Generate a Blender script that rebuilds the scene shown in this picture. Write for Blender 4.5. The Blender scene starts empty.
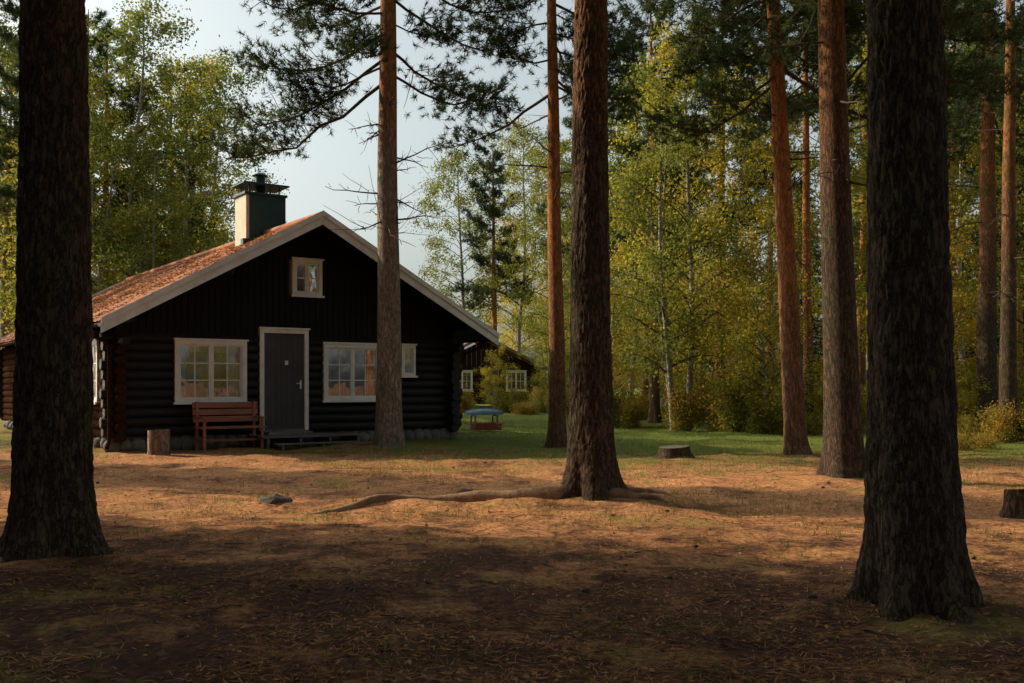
import bpy, math, random
import numpy as np
from mathutils import Vector, Matrix, noise
random.seed(7)
rng = np.random.default_rng(7)
scene = bpy.context.scene
try:
    scene.view_settings.view_transform = 'Standard'
    scene.view_settings.look = 'None'
    scene.view_settings.exposure = 0
except Exception:
    pass

F_PX = 995.6; HOR = 385.0; CAMH = 1.4
def gx(px, d): return (px - 512.0) / F_PX * d

# ------------------------------------------------------------------ geometry helpers
class Geo:
    def __init__(s): s.V = []; s.n = 0; s.F = []
    def add(s, V, F, mi=0, smooth=True):
        V = np.asarray(V, float).reshape(-1, 3); F = np.asarray(F, int)
        if len(V) == 0 or len(F) == 0: return
        s.V.append(V); s.F.append((F + s.n, mi, smooth)); s.n += len(V)
    def mesh(s, name, mats):
        V = np.concatenate(s.V)
        loops = np.concatenate([f.ravel() for f, _, _ in s.F])
        sizes = np.concatenate([np.full(len(f), f.shape[1]) for f, _, _ in s.F])
        mi = np.concatenate([np.full(len(f), m) for f, m, _ in s.F])
        sm = np.concatenate([np.full(len(f), q) for f, _, q in s.F])
        starts = np.concatenate([[0], np.cumsum(sizes)[:-1]])
        me = bpy.data.meshes.new(name)
        me.vertices.add(len(V)); me.vertices.foreach_set('co', V.astype(np.float32).ravel())
        me.loops.add(len(loops)); me.loops.foreach_set('vertex_index', loops.astype(np.int32))
        me.polygons.add(len(sizes)); me.polygons.foreach_set('loop_start', starts.astype(np.int32))
        for m in mats: me.materials.append(m)
        me.polygons.foreach_set('material_index', mi.astype(np.int32))
        me.polygons.foreach_set('use_smooth', sm.astype(bool))
        me.update(calc_edges=True)
        return me

def obj(name, data=None, loc=(0, 0, 0), rot=(0, 0, 0), scale=(1, 1, 1), parent=None):
    o = bpy.data.objects.new(name, data)
    scene.collection.objects.link(o)
    o.location = loc; o.rotation_euler = rot; o.scale = scale
    if parent is not None: o.parent = parent
    return o

def tube(g, pts, rad, sides=6, mi=0):
    P = np.asarray(pts, float); rad = np.asarray(rad, float)
    if rad.ndim == 0: rad = np.full(len(P), float(rad))
    T = np.gradient(P, axis=0); T /= (np.linalg.norm(T, axis=1, keepdims=True) + 1e-9)
    ref = np.array([0, 0, 1.]) if abs(T[0, 2]) < .8 else np.array([1., 0.05, 0])
    N = np.cross(T, ref); N /= (np.linalg.norm(N, axis=1, keepdims=True) + 1e-9)
    B = np.cross(T, N)
    a = np.linspace(0, 2 * math.pi, sides, endpoint=False)
    V = P[:, None] + rad[:, None, None] * (np.cos(a)[None, :, None] * N[:, None] + np.sin(a)[None, :, None] * B[:, None])
    n = len(P)
    i = np.arange(n - 1)[:, None] * sides; j = np.arange(sides)[None]; k = (j + 1) % sides
    F = np.stack([i + j, i + sides + j, i + sides + k, i + k], -1).reshape(-1, 4)
    g.add(V.reshape(-1, 3), F, mi)

def disc(g, c, axis, r, sides, mi=0):
    axis = np.asarray(axis, float); axis /= np.linalg.norm(axis)
    ref = np.array([0, 0, 1.]) if abs(axis[2]) < .8 else np.array([1., 0, 0])
    N = np.cross(axis, ref); N /= np.linalg.norm(N); B = np.cross(axis, N)
    a = np.linspace(0, 2 * math.pi, sides, endpoint=False)
    V = np.asarray(c) + r * (np.cos(a)[:, None] * N + np.sin(a)[:, None] * B)
    V = np.vstack([V, np.asarray(c)[None]])
    F = [[q, (q + 1) % sides, sides] for q in range(sides)]
    g.add(V, F, mi, False)

def gbox(g, x0, x1, y0, y1, z0, z1, mi=0):
    V = [(x0, y0, z0), (x1, y0, z0), (x1, y1, z0), (x0, y1, z0), (x0, y0, z1), (x1, y0, z1), (x1, y1, z1), (x0, y1, z1)]
    F = [(0, 3, 2, 1), (4, 5, 6, 7), (0, 1, 5, 4), (1, 2, 6, 5), (2, 3, 7, 6), (3, 0, 4, 7)]
    g.add(V, F, mi, False)

def prism(g, poly, y0, y1, mi=0):
    n = len(poly)
    V = [(p[0], y0, p[1]) for p in poly] + [(p[0], y1, p[1]) for p in poly]
    g.add(V, [(i, (i + 1) % n, (i + 1) % n + n, i + n) for i in range(n)] + ([tuple(range(n)), tuple(range(n, 2 * n))] if n == 4 else []), mi, False)

def bevel(o, w=.006, seg=2):
    m = o.modifiers.new('bevel', 'BEVEL'); m.width = w; m.segments = seg; m.limit_method = 'ANGLE'

def rand_unit(n, r=rng):
    v = r.normal(size=(n, 3)); return v / (np.linalg.norm(v, axis=1, keepdims=True) + 1e-9)

def leaves(g, C, ln, wd, mi=0, r=rng, flat=0.0):
    n = len(C); u = rand_unit(n, r)
    u[:, 2] *= (1 - flat); u /= np.linalg.norm(u, axis=1, keepdims=True)
    w = rand_unit(n, r); v = np.cross(u, w); v /= (np.linalg.norm(v, axis=1, keepdims=True) + 1e-9)
    s = r.uniform(.65, 1.3, (n, 1))
    V = np.stack([C - u * ln * s * .5, C + v * wd * s * .5 - u * ln * .05, C + u * ln * s * .5, C - v * wd * s * .5 - u * ln * .05], 1)
    F = np.arange(n * 4).reshape(n, 4)
    g.add(V.reshape(-1, 3), F, mi, False)

def needles(g, C, D, m, ln, wd, mi=0, r=rng, spread=1.0):
    n = len(C)
    C2 = np.repeat(C, m, 0); D2 = np.repeat(D, m, 0)
    d = D2 * .55 + rand_unit(n * m, r) * spread; d /= np.linalg.norm(d, axis=1, keepdims=True)
    C2 = C2 + D2 * r.uniform(-.09, .09, (n * m, 1))
    s = np.cross(d, rand_unit(n * m, r)); s /= (np.linalg.norm(s, axis=1, keepdims=True) + 1e-9)
    L = ln * r.uniform(.7, 1.2, (n * m, 1))
    V = np.stack([C2 - s * wd * .5, C2 + s * wd * .5, C2 + d * L], 1)
    g.add(V.reshape(-1, 3), np.arange(n * m * 3).reshape(-1, 3), mi, False)

_tab = np.random.default_rng(3).random((256, 256))
def vnoise(x, y, s):
    x = np.asarray(x, float) * s + 100.3; y = np.asarray(y, float) * s + 57.7
    xi = np.floor(x).astype(int); yi = np.floor(y).astype(int); fx = x - xi; fy = y - yi
    fx = fx * fx * (3 - 2 * fx); fy = fy * fy * (3 - 2 * fy)
    a = _tab[xi % 256, yi % 256]; b = _tab[(xi + 1) % 256, yi % 256]
    c = _tab[xi % 256, (yi + 1) % 256]; d = _tab[(xi + 1) % 256, (yi + 1) % 256]
    return (a * (1 - fx) + b * fx) * (1 - fy) + (c * (1 - fx) + d * fx) * fy

# ------------------------------------------------------------------ materials
def mat(name):
    m = bpy.data.materials.new(name); m.use_nodes = True
    nt = m.node_tree; nt.nodes.clear()
    return m, nt, nt.nodes, nt.links

def N(nt, t, **kw):
    return nt.nodes.new(t)

def ramp(nt, stops, fac=None, interp='LINEAR'):
    r = nt.nodes.new('ShaderNodeValToRGB'); cr = r.color_ramp; cr.interpolation = interp
    while len(cr.elements) < len(stops): cr.elements.new(.5)
    for e, (p, c) in zip(cr.elements, stops):
        e.position = p; e.color = (c[0], c[1], c[2], 1) if hasattr(c, '__len__') else (c, c, c, 1)
    if fac is not None: nt.links.new(fac, r.inputs[0])
    return r

def surf(name, stops, scale=(1, 1, 1), nscale=4, rough=.8, bump=.3, bdist=.02, detail=6, fine=40, spec=.3, metallic=0):
    m, nt, nn, L = mat(name)
    out = N(nt, 'ShaderNodeOutputMaterial'); b = N(nt, 'ShaderNodeBsdfPrincipled')
    tc = N(nt, 'ShaderNodeTexCoord'); mp = N(nt, 'ShaderNodeMapping'); mp.inputs['Scale'].default_value = scale
    L.new(tc.outputs['Object'], mp.inputs['Vector'])
    no = N(nt, 'ShaderNodeTexNoise'); no.inputs['Scale'].default_value = nscale; no.inputs['Detail'].default_value = detail
    no.inputs['Roughness'].default_value = .65
    L.new(mp.outputs[0], no.inputs['Vector'])
    r = ramp(nt, stops, no.outputs[0]); L.new(r.outputs[0], b.inputs['Base Color'])
    n2 = N(nt, 'ShaderNodeTexNoise'); n2.inputs['Scale'].default_value = fine; n2.inputs['Detail'].default_value = 4
    L.new(mp.outputs[0], n2.inputs['Vector'])
    ad = N(nt, 'ShaderNodeMath'); ad.operation = 'ADD'; L.new(no.outputs[0], ad.inputs[0]); L.new(n2.outputs[0], ad.inputs[1])
    bp = N(nt, 'ShaderNodeBump'); bp.inputs['Strength'].default_value = bump; bp.inputs['Distance'].default_value = bdist
    L.new(ad.outputs[0], bp.inputs['Height']); L.new(bp.outputs[0], b.inputs['Normal'])
    b.inputs['Roughness'].default_value = rough; b.inputs['Specular IOR Level'].default_value = spec
    b.inputs['Metallic'].default_value = metallic
    L.new(b.outputs[0], out.inputs[0])
    return m

def bark_mat(name, low, high=None, zsw=(5, 9), dark=.3, vs=(11, 11, 3.2), moss=.0):
    m, nt, nn, L = mat(name)
    out = N(nt, 'ShaderNodeOutputMaterial'); b = N(nt, 'ShaderNodeBsdfPrincipled')
    tc = N(nt, 'ShaderNodeTexCoord'); mp = N(nt, 'ShaderNodeMapping'); mp.inputs['Scale'].default_value = vs
    L.new(tc.outputs['Object'], mp.inputs['Vector'])
    dn = N(nt, 'ShaderNodeTexNoise'); dn.inputs['Scale'].default_value = .9; dn.inputs['Detail'].default_value = 7; dn.inputs['Roughness'].default_value = .7
    L.new(mp.outputs[0], dn.inputs['Vector'])
    sc = N(nt, 'ShaderNodeVectorMath'); sc.operation = 'SCALE'; sc.inputs['Scale'].default_value = 2.6; L.new(dn.outputs['Color'], sc.inputs[0])
    va = N(nt, 'ShaderNodeVectorMath'); va.operation = 'ADD'; L.new(mp.outputs[0], va.inputs[0]); L.new(sc.outputs[0], va.inputs[1])
    vo = N(nt, 'ShaderNodeTexVoronoi'); vo.feature = 'DISTANCE_TO_EDGE'; vo.inputs['Scale'].default_value = 1.7
    L.new(va.outputs[0], vo.inputs['Vector'])
    fn = N(nt, 'ShaderNodeTexNoise'); fn.inputs['Scale'].default_value = 3; fn.inputs['Detail'].default_value = 10; fn.inputs['Roughness'].default_value = .78
    L.new(mp.outputs[0], fn.inputs['Vector'])
    crack = ramp(nt, [(0, dark), (.16, 1)], vo.outputs['Distance'])
    plate = ramp(nt, [(.3, tuple(c * .4 for c in low)), (.5, low), (.72, tuple(min(1, c * 1.9) for c in low))], fn.outputs[0])
    col = plate.outputs[0]
    if high is not None:
        sx = N(nt, 'ShaderNodeSeparateXYZ'); L.new(tc.outputs['Object'], sx.inputs[0])
        mr = N(nt, 'ShaderNodeMapRange'); mr.inputs['From Min'].default_value = zsw[0]; mr.inputs['From Max'].default_value = zsw[1]
        nz = N(nt, 'ShaderNodeMath'); nz.operation = 'MULTIPLY_ADD'; nz.inputs[1].default_value = 3.0
        L.new(dn.outputs[0], nz.inputs[0]); L.new(sx.outputs['Z'], nz.inputs[2]); L.new(nz.outputs[0], mr.inputs['Value'])
        hr = ramp(nt, [(.3, tuple(c * .5 for c in high)), (.7, high)], fn.outputs[0])
        m2 = N(nt, 'ShaderNodeMix'); m2.data_type = 'RGBA'
        L.new(mr.outputs[0], m2.inputs['Factor']); L.new(col, m2.inputs[6]); L.new(hr.outputs[0], m2.inputs[7]); col = m2.outputs[2]
    if moss > 0:
        mn = N(nt, 'ShaderNodeTexNoise'); mn.inputs['Scale'].default_value = 2.2; mn.inputs['Detail'].default_value = 8
        L.new(tc.outputs['Object'], mn.inputs['Vector'])
        mr2 = ramp(nt, [(.5, 0), (.68, moss)], mn.outputs[0])
        m4 = N(nt, 'ShaderNodeMix'); m4.data_type = 'RGBA'; L.new(mr2.outputs[0], m4.inputs['Factor']); L.new(col, m4.inputs[6])
        m4.inputs[7].default_value = (.075, .09, .03, 1); col = m4.outputs[2]
    m3 = N(nt, 'ShaderNodeMix'); m3.data_type = 'RGBA'; m3.blend_type = 'MULTIPLY'; m3.inputs['Factor'].default_value = 1
    L.new(crack.outputs[0], m3.inputs[7]); L.new(col, m3.inputs[6])
    L.new(m3.outputs[2], b.inputs['Base Color'])
    hh = N(nt, 'ShaderNodeMath'); hh.operation = 'MULTIPLY_ADD'; hh.inputs[1].default_value = .9
    L.new(fn.outputs[0], hh.inputs[0]); L.new(crack.outputs[0], hh.inputs[2])
    bp = N(nt, 'ShaderNodeBump'); bp.inputs['Strength'].default_value = .8; bp.inputs['Distance'].default_value = .02
    L.new(hh.outputs[0], bp.inputs['Height']); L.new(bp.outputs[0], b.inputs['Normal'])
    b.inputs['Roughness'].default_value = .9; b.inputs['Specular IOR Level'].default_value = .15
    L.new(b.outputs[0], out.inputs[0])
    return m

def leaf_mat(name, cols, trans=.4, vary=.35):
    m, nt, nn, L = mat(name)
    out = N(nt, 'ShaderNodeOutputMaterial')
    ge = N(nt, 'ShaderNodeNewGeometry'); oi = N(nt, 'ShaderNodeObjectInfo'); tc = N(nt, 'ShaderNodeTexCoord')
    no = N(nt, 'ShaderNodeTexNoise'); no.inputs['Scale'].default_value = .7; no.inputs['Detail'].default_value = 2
    L.new(tc.outputs['Object'], no.inputs['Vector'])
    a = N(nt, 'ShaderNodeMath'); a.operation = 'MULTIPLY_ADD'; a.inputs[1].default_value = .45
    L.new(ge.outputs['Random Per Island'], a.inputs[0])
    a2 = N(nt, 'ShaderNodeMath'); a2.operation = 'MULTIPLY_ADD'; a2.inputs[1].default_value = .9; a2.inputs[2].default_value = -.25
    L.new(no.outputs[0], a2.inputs[0]); L.new(a2.outputs[0], a.inputs[2])
    a3 = N(nt, 'ShaderNodeMath'); a3.operation = 'MULTIPLY_ADD'; a3.inputs[1].default_value = vary
    L.new(oi.outputs['Random'], a3.inputs[0]); L.new(a.outputs[0], a3.inputs[2])
    r = ramp(nt, [(i / (len(cols) - 1), c) for i, c in enumerate(cols)], a3.outputs[0])
    d = N(nt, 'ShaderNodeBsdfDiffuse'); t = N(nt, 'ShaderNodeBsdfTranslucent'); mx = N(nt, 'ShaderNodeMixShader')
    mx.inputs[0].default_value = trans
    L.new(r.outputs[0], d.inputs[0]); L.new(r.outputs[0], t.inputs[0]); L.new(d.outputs[0], mx.inputs[1]); L.new(t.outputs[0], mx.inputs[2])
    L.new(mx.outputs[0], out.inputs[0])
    return m

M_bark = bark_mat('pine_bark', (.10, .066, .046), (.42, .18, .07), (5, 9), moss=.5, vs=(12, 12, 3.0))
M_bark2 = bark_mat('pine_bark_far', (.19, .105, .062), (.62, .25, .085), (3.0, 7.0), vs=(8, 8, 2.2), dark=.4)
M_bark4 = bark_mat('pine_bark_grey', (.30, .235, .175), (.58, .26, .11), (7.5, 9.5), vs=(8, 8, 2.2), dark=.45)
M_birchbark = bark_mat('birch_bark', (.40, .36, .31), None, vs=(4, 4, 9), dark=.3)
M_twig = surf('twig_bark', [(.3, (.035, .024, .018)), (.7, (.11, .07, .05))], nscale=8)
M_needle = leaf_mat('pine_needles', [(.03, .052, .026), (.06, .085, .034), (.12, .135, .045)], .3, .2)
M_spruce = leaf_mat('spruce_needles', [(.018, .034, .018), (.04, .06, .024)], .2, .2)
M_birch = leaf_mat('birch_leaves', [(.10, .13, .028), (.21, .23, .04), (.43, .37, .055), (.62, .38, .06)], .55, .34)
M_birchg = leaf_mat('birch_leaves_green', [(.06, .10, .028), (.13, .17, .038), (.27, .27, .055), (.40, .34, .06)], .5, .3)
M_shrub = leaf_mat('shrub_leaves', [(.06, .09, .025), (.14, .16, .035), (.30, .25, .045), (.45, .23, .05)], .45, .4)
M_grass = leaf_mat('grass_blades', [(.08, .115, .03), (.17, .19, .045), (.33, .28, .10)], .35, 0)
M_litter = leaf_mat('needle_litter', [(.06, .033, .02), (.26, .13, .06), (.50, .27, .12), (.62, .42, .22)], .1, 0)
M_black = surf('black_stained_log', [(.3, (.006, .006, .007)), (.7, (.02, .018, .018))], scale=(1, 6, 6), nscale=3, rough=.55, bump=.5, bdist=.012, spec=.3)
M_blacks = surf('black_stained_board', [(.3, (.005, .005, .006)), (.7, (.014, .013, .014))], scale=(8, 8, .6), nscale=3, rough=.6, bump=.5, bdist=.01, spec=.15)
M_brownlog = surf('brown_log', [(.3, (.018, .009, .006)), (.7, (.06, .028, .016))], scale=(5, .8, 5), nscale=3, rough=1, bump=.4, bdist=.01, spec=0)
M_white = surf('white_paint', [(.3, (.68, .68, .65)), (.65, (.86, .86, .83))], nscale=5, rough=.5, bump=.15, bdist=.004)
M_barge = surf('barge_paint', [(.3, (.55, .57, .58)), (.7, (.80, .82, .83))], nscale=3, rough=.6, bump=.3, bdist=.006)
M_door = surf('door_paint', [(.3, (.05, .05, .052)), (.7, (.08, .08, .083))], nscale=3, rough=.6, bump=.1, bdist=.004)
M_roof = surf('roof_litter_tiles', [(.25, (.09, .035, .02)), (.45, (.26, .09, .042)), (.6, (.40, .15, .06)), (.8, (.46, .26, .12))], nscale=2.2, rough=.85, bump=.6, bdist=.02, detail=10, fine=25)
M_stone = surf('foundation_stone', [(.3, (.08, .08, .07)), (.7, (.22, .21, .18))], nscale=5, bump=.6)
M_plaster = surf('chimney_plaster', [(.3, (.48, .42, .34)), (.7, (.62, .56, .46))], nscale=6, bump=.4)
M_metal = surf('dark_sheet_metal', [(.3, (.012, .045, .055)), (.7, (.03, .075, .085))], nscale=3, rough=.4, bump=.05)
M_red = surf('bench_wood', [(.3, (.24, .09, .06)), (.7, (.46, .19, .13))], scale=(1, 8, 8), nscale=2, rough=.55, bump=.3, bdist=.005)
M_deck = surf('deck_wood', [(.3, (.10, .09, .08)), (.7, (.24, .21, .18))], scale=(1, 7, 7), nscale=2, rough=.7, bump=.4, bdist=.006)
M_cut = surf('cut_wood', [(.3, (.34, .23, .14)), (.7, (.56, .42, .27))], nscale=9, rough=.8)
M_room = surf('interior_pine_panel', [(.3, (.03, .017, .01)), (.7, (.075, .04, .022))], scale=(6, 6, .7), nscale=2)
M_curt = surf('curtain_cloth', [(.3, (.45, .20, .10)), (.7, (.62, .32, .16))], scale=(14, 1, .4), nscale=2, bump=.6)
M_curtw = surf('lace_curtain', [(.3, (.5, .5, .47)), (.7, (.75, .74, .70))], scale=(14, 1, .4), nscale=2, bump=.6)
M_blue = surf('boat_blue_paint', [(.3, (.06, .13, .19)), (.7, (.14, .25, .32))], nscale=3, rough=.4)
M_redp = surf('red_paint', [(.3, (.18, .035, .03)), (.7, (.27, .06, .045))], nscale=3, rough=.5)
M_root = surf('root_bark', [(.3, (.12, .07, .042)), (.7, (.38, .22, .12))], nscale=7, bump=.7, rough=.9)

def glass_mat():
    m, nt, nn, L = mat('window_glass')
    out = N(nt, 'ShaderNodeOutputMaterial'); t = N(nt, 'ShaderNodeBsdfTransparent'); g = N(nt, 'ShaderNodeBsdfGlossy')
    g.inputs['Roughness'].default_value = .02; t.inputs[0].default_value = (.85, .88, .86, 1)
    tc = N(nt, 'ShaderNodeTexCoord'); no = N(nt, 'ShaderNodeTexNoise'); no.inputs['Scale'].default_value = 1.5
    L.new(tc.outputs['Object'], no.inputs['Vector'])
    bp = N(nt, 'ShaderNodeBump'); bp.inputs['Strength'].default_value = .12; bp.inputs['Distance'].default_value = .05
    L.new(no.outputs[0], bp.inputs['Height']); L.new(bp.outputs[0], g.inputs['Normal'])
    mx = N(nt, 'ShaderNodeMixShader'); mx.inputs[0].default_value = .45
    L.new(t.outputs[0], mx.inputs[1]); L.new(g.outputs[0], mx.inputs[2]); L.new(mx.outputs[0], out.inputs[0])
    return m
M_glass = glass_mat()

# ------------------------------------------------------------------ ground
mounds = [(gx(592, 12.1), 12.1, .14, 1.0), (gx(52, 8), 8.0, .10, .9), (gx(914, 6.2), 6.2, .10, .8), (gx(845, 14.7), 14.7, .08, .9),
          (gx(389, 22), 22, .12, 1.2), (gx(800, 19.3), 19.3, .08, .8)]
def gh(x, y):
    x = np.asarray(x, float); y = np.asarray(y, float)
    h = (vnoise(x, y, .25) - .5) * .12 + (vnoise(x, y, .9) - .5) * .08 + (vnoise(x, y, 3.1) - .5) * .045 + (vnoise(x, y, 8.3) - .5) * .018
    for mx_, my_, a, s in mounds:
        h = h + a * np.exp(-((x - mx_) ** 2 + (y - my_) ** 2) / (s * s))
    h = h + .09 * np.exp(-((y - (11.35 - .14 * x)) / .25) ** 2) * np.clip((1.2 - x) / 1.0, 0, 1) * np.clip((x + 5) / 2, 0, 1)
    far = np.clip((np.hypot(x, y - 20) - 45) / 100, 0, 1)
    return h * (1 + far * 8) - .01
def ghs(x, y): return float(gh(np.array([x]), np.array([y]))[0])

def ground():
    u = np.linspace(-1, 1, 421); k = 6.2
    xs = 320 * np.sinh(k * u) / np.sinh(k)
    v = np.linspace(-1, 1, 521)
    ys = 12 + 320 * np.sinh(k * v) / np.sinh(k)
    X, Y = np.meshgrid(xs, ys)
    Z = gh(X, Y)
    V = np.stack([X, Y, Z], -1).reshape(-1, 3)
    nx = len(xs); i = np.arange(len(ys) - 1)[:, None] * nx; j = np.arange(nx - 1)[None]
    F = np.stack([i + j, i + j + 1, i + j + 1 + nx, i + j + nx], -1).reshape(-1, 4)
    g = Geo(); g.add(V, F)
    m, nt, nn, L = mat('forest_floor')
    out = N(nt, 'ShaderNodeOutputMaterial'); b = N(nt, 'ShaderNodeBsdfPrincipled'); tc = N(nt, 'ShaderNodeTexCoord')
    def noi(s, d=6, r=.6):
        n = N(nt, 'ShaderNodeTexNoise'); n.inputs['Scale'].default_value = s; n.inputs['Detail'].default_value = d; n.inputs['Roughness'].default_value = r
        L.new(tc.outputs['Object'], n.inputs['Vector']); return n
    n1 = noi(1.1, 10, .75); n2 = noi(18, 8, .8); n4 = noi(2.7, 8, .7); n5 = noi(.55, 9, .7)
    litter = ramp(nt, [(.30, (.09, .042, .026)), (.43, (.32, .145, .07)), (.57, (.60, .29, .135)), (.75, (.72, .42, .22))], n2.outputs[0])
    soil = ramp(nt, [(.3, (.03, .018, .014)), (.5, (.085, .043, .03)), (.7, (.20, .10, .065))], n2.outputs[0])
    # shade painted into the colour: dark soil near the viewpoint, more bright litter beyond
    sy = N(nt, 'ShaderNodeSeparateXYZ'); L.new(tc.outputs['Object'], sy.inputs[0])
    near_shade = N(nt, 'ShaderNodeMapRange'); near_shade.inputs['From Min'].default_value = 6.5; near_shade.inputs['From Max'].default_value = 11; near_shade.inputs['To Min'].default_value = -.09; near_shade.inputs['To Max'].default_value = .07
    L.new(sy.outputs['Y'], near_shade.inputs['Value'])
    ta = N(nt, 'ShaderNodeMath'); ta.operation = 'ADD'; L.new(near_shade.outputs[0], ta.inputs[0]); L.new(n1.outputs[0], ta.inputs[1])
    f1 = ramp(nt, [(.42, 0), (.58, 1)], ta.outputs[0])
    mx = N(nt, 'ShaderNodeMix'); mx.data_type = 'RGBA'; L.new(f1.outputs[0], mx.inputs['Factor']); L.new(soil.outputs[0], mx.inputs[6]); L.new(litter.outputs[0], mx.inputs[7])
    green = ramp(nt, [(.3, (.05, .08, .02)), (.55, (.15, .18, .04)), (.8, (.30, .27, .09))], n2.outputs[0])
    f3 = ramp(nt, [(.54, 0), (.64, .6)], n5.outputs[0])
    mm = N(nt, 'ShaderNodeMix'); mm.data_type = 'RGBA'; L.new(f3.outputs[0], mm.inputs['Factor']); L.new(mx.outputs[2], mm.inputs[6]); L.new(green.outputs[0], mm.inputs[7])
    my = N(nt, 'ShaderNodeMapRange'); my.inputs['From Min'].default_value = 12; my.inputs['From Max'].default_value = 23; my.inputs['To Min'].default_value = -.12; my.inputs['To Max'].default_value = .26
    L.new(sy.outputs['Y'], my.inputs['Value'])
    mxx = N(nt, 'ShaderNodeMapRange'); mxx.inputs['From Min'].default_value = -6; mxx.inputs['From Max'].default_value = 1.5; mxx.inputs['To Min'].default_value = -.14; mxx.inputs['To Max'].default_value = 0
    L.new(sy.outputs['X'], mxx.inputs['Value'])
    a = N(nt, 'ShaderNodeMath'); a.operation = 'ADD'; L.new(my.outputs[0], a.inputs[0]); L.new(n1.outputs[0], a.inputs[1])
    a1 = N(nt, 'ShaderNodeMath'); a1.operation = 'ADD'; L.new(a.outputs[0], a1.inputs[0]); L.new(mxx.outputs[0], a1.inputs[1])
    f2 = ramp(nt, [(.52, 0), (.68, 1)], a1.outputs[0])
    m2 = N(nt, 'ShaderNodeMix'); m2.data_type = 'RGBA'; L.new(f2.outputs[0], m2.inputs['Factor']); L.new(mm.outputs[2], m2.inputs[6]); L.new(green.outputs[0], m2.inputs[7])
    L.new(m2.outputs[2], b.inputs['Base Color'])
    s1 = N(nt, 'ShaderNodeMath'); s1.operation = 'MULTIPLY_ADD'; s1.inputs[1].default_value = .5; L.new(n2.outputs[0], s1.inputs[0]); L.new(n4.outputs[0], s1.inputs[2])
    bp = N(nt, 'ShaderNodeBump'); bp.inputs['Strength'].default_value = .6; bp.inputs['Distance'].default_value = .035
    L.new(s1.outputs[0], bp.inputs['Height']); L.new(bp.outputs[0], b.inputs['Normal'])
    b.inputs['Roughness'].default_value = .95; b.inputs['Specular IOR Level'].default_value = .05
    L.new(b.outputs[0], out.inputs[0])
    obj('ground', g.mesh('ground', [m]))
ground()

def litter():
    g = Geo(); r = np.random.default_rng(11)
    n = 130000
    d = 3.5 + 20 * r.random(n) ** 1.4
    x = (r.random(n) * 2 - 1) * (d * .6 + 1); y = d
    keep = vnoise(x, y, 1.3) + r.random(n) * .6 > .62
    x = x[keep]; y = y[keep]; n = len(x)
    z = gh(x, y) + .006
    C = np.stack([x, y, z], 1)
    a = r.random(n) * 2 * math.pi
    u = np.stack([np.cos(a), np.sin(a), r.normal(0, .18, n)], 1); v = np.stack([-np.sin(a), np.cos(a), r.normal(0, .3, n)], 1)
    lf = r.random(n) < .15
    ln = np.where(lf, r.uniform(.012, .026, n), r.uniform(.025, .055, n))[:, None]; wd = np.where(lf, r.uniform(.008, .015, n), r.uniform(.002, .004, n))[:, None]
    V = np.stack([C - u * ln, C + v * wd, C + u * ln, C - v * wd], 1)
    g.add(V.reshape(-1, 3), np.arange(n * 4).reshape(n, 4), 0, False)
    for _ in range(110):
        dd = 5 + 15 * random.random(); xx = random.uniform(-1, 1) * dd * .55; aa = random.uniform(0, 6.28); l = random.uniform(.06, .25)
        P = []
        for t in np.linspace(-.5, .5, 5):
            px_, py_ = xx + math.cos(aa) * l * t + random.gauss(0, .008), dd + math.sin(aa) * l * t + random.gauss(0, .008)
            P.append((px_, py_, ghs(px_, py_) + .008))
        tube(g, P, np.linspace(.005, .002, 5), 5, 1)
    for _ in range(24):
        dd = 6 + 12 * random.random(); xx = random.uniform(-1, 1) * dd * .55; aa = random.uniform(0, 6.28)
        c = np.array([xx, dd, ghs(xx, dd) + .014]); t = np.array([math.cos(aa), math.sin(aa), 0])
        tube(g, [c - t * .03, c - t * .015, c, c + t * .02, c + t * .032], [.004, .015, .017, .010, .002], 7, 1)
    obj('fallen_needle_litter', g.mesh('fallen_needle_litter', [M_litter, M_twig]))
litter()

def grass():
    g = Geo(); r = np.random.default_rng(5); n = 230000
    y = r.uniform(10, 40, n); x = r.uniform(-9, 22, n)
    a = np.clip((y - 12) / 11, 0, 2) * .45 + np.clip((x + 4) / 10, -.3, .2)
    keep = (vnoise(x, y, .7) * .6 + vnoise(x, y, 2.2) * .4 + a > .84) & ~((x < -1.6 + (y - 25) * -.7) & (y > 21))
    x = x[keep]; y = y[keep]
    tx = []; ty = []
    for _ in range(170):
        dd = 4.2 + 12 * random.random(); xx = random.uniform(-1, 1) * dd * .55; k = random.randint(10, 55)
        tx.append(r.normal(xx, .14, k)); ty.append(r.normal(dd, .14, k))
    x = np.concatenate([x] + tx); y = np.concatenate([y] + ty); n = len(x)
    z = gh(x, y); h = r.uniform(.025, .09, n)
    aa = r.random(n) * 6.283; w = .004
    C = np.stack([x, y, z - .01], 1); s = np.stack([np.cos(aa) * w, np.sin(aa) * w, np.zeros(n)], 1)
    tip = C + np.stack([r.normal(0, .03, n), r.normal(0, .03, n), h], 1)
    V = np.stack([C - s, C + s, tip], 1)
    g.add(V.reshape(-1, 3), np.arange(n * 3).reshape(n, 3), 0, False)
    obj('grass', g.mesh('grass', [M_grass]))
grass()

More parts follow.
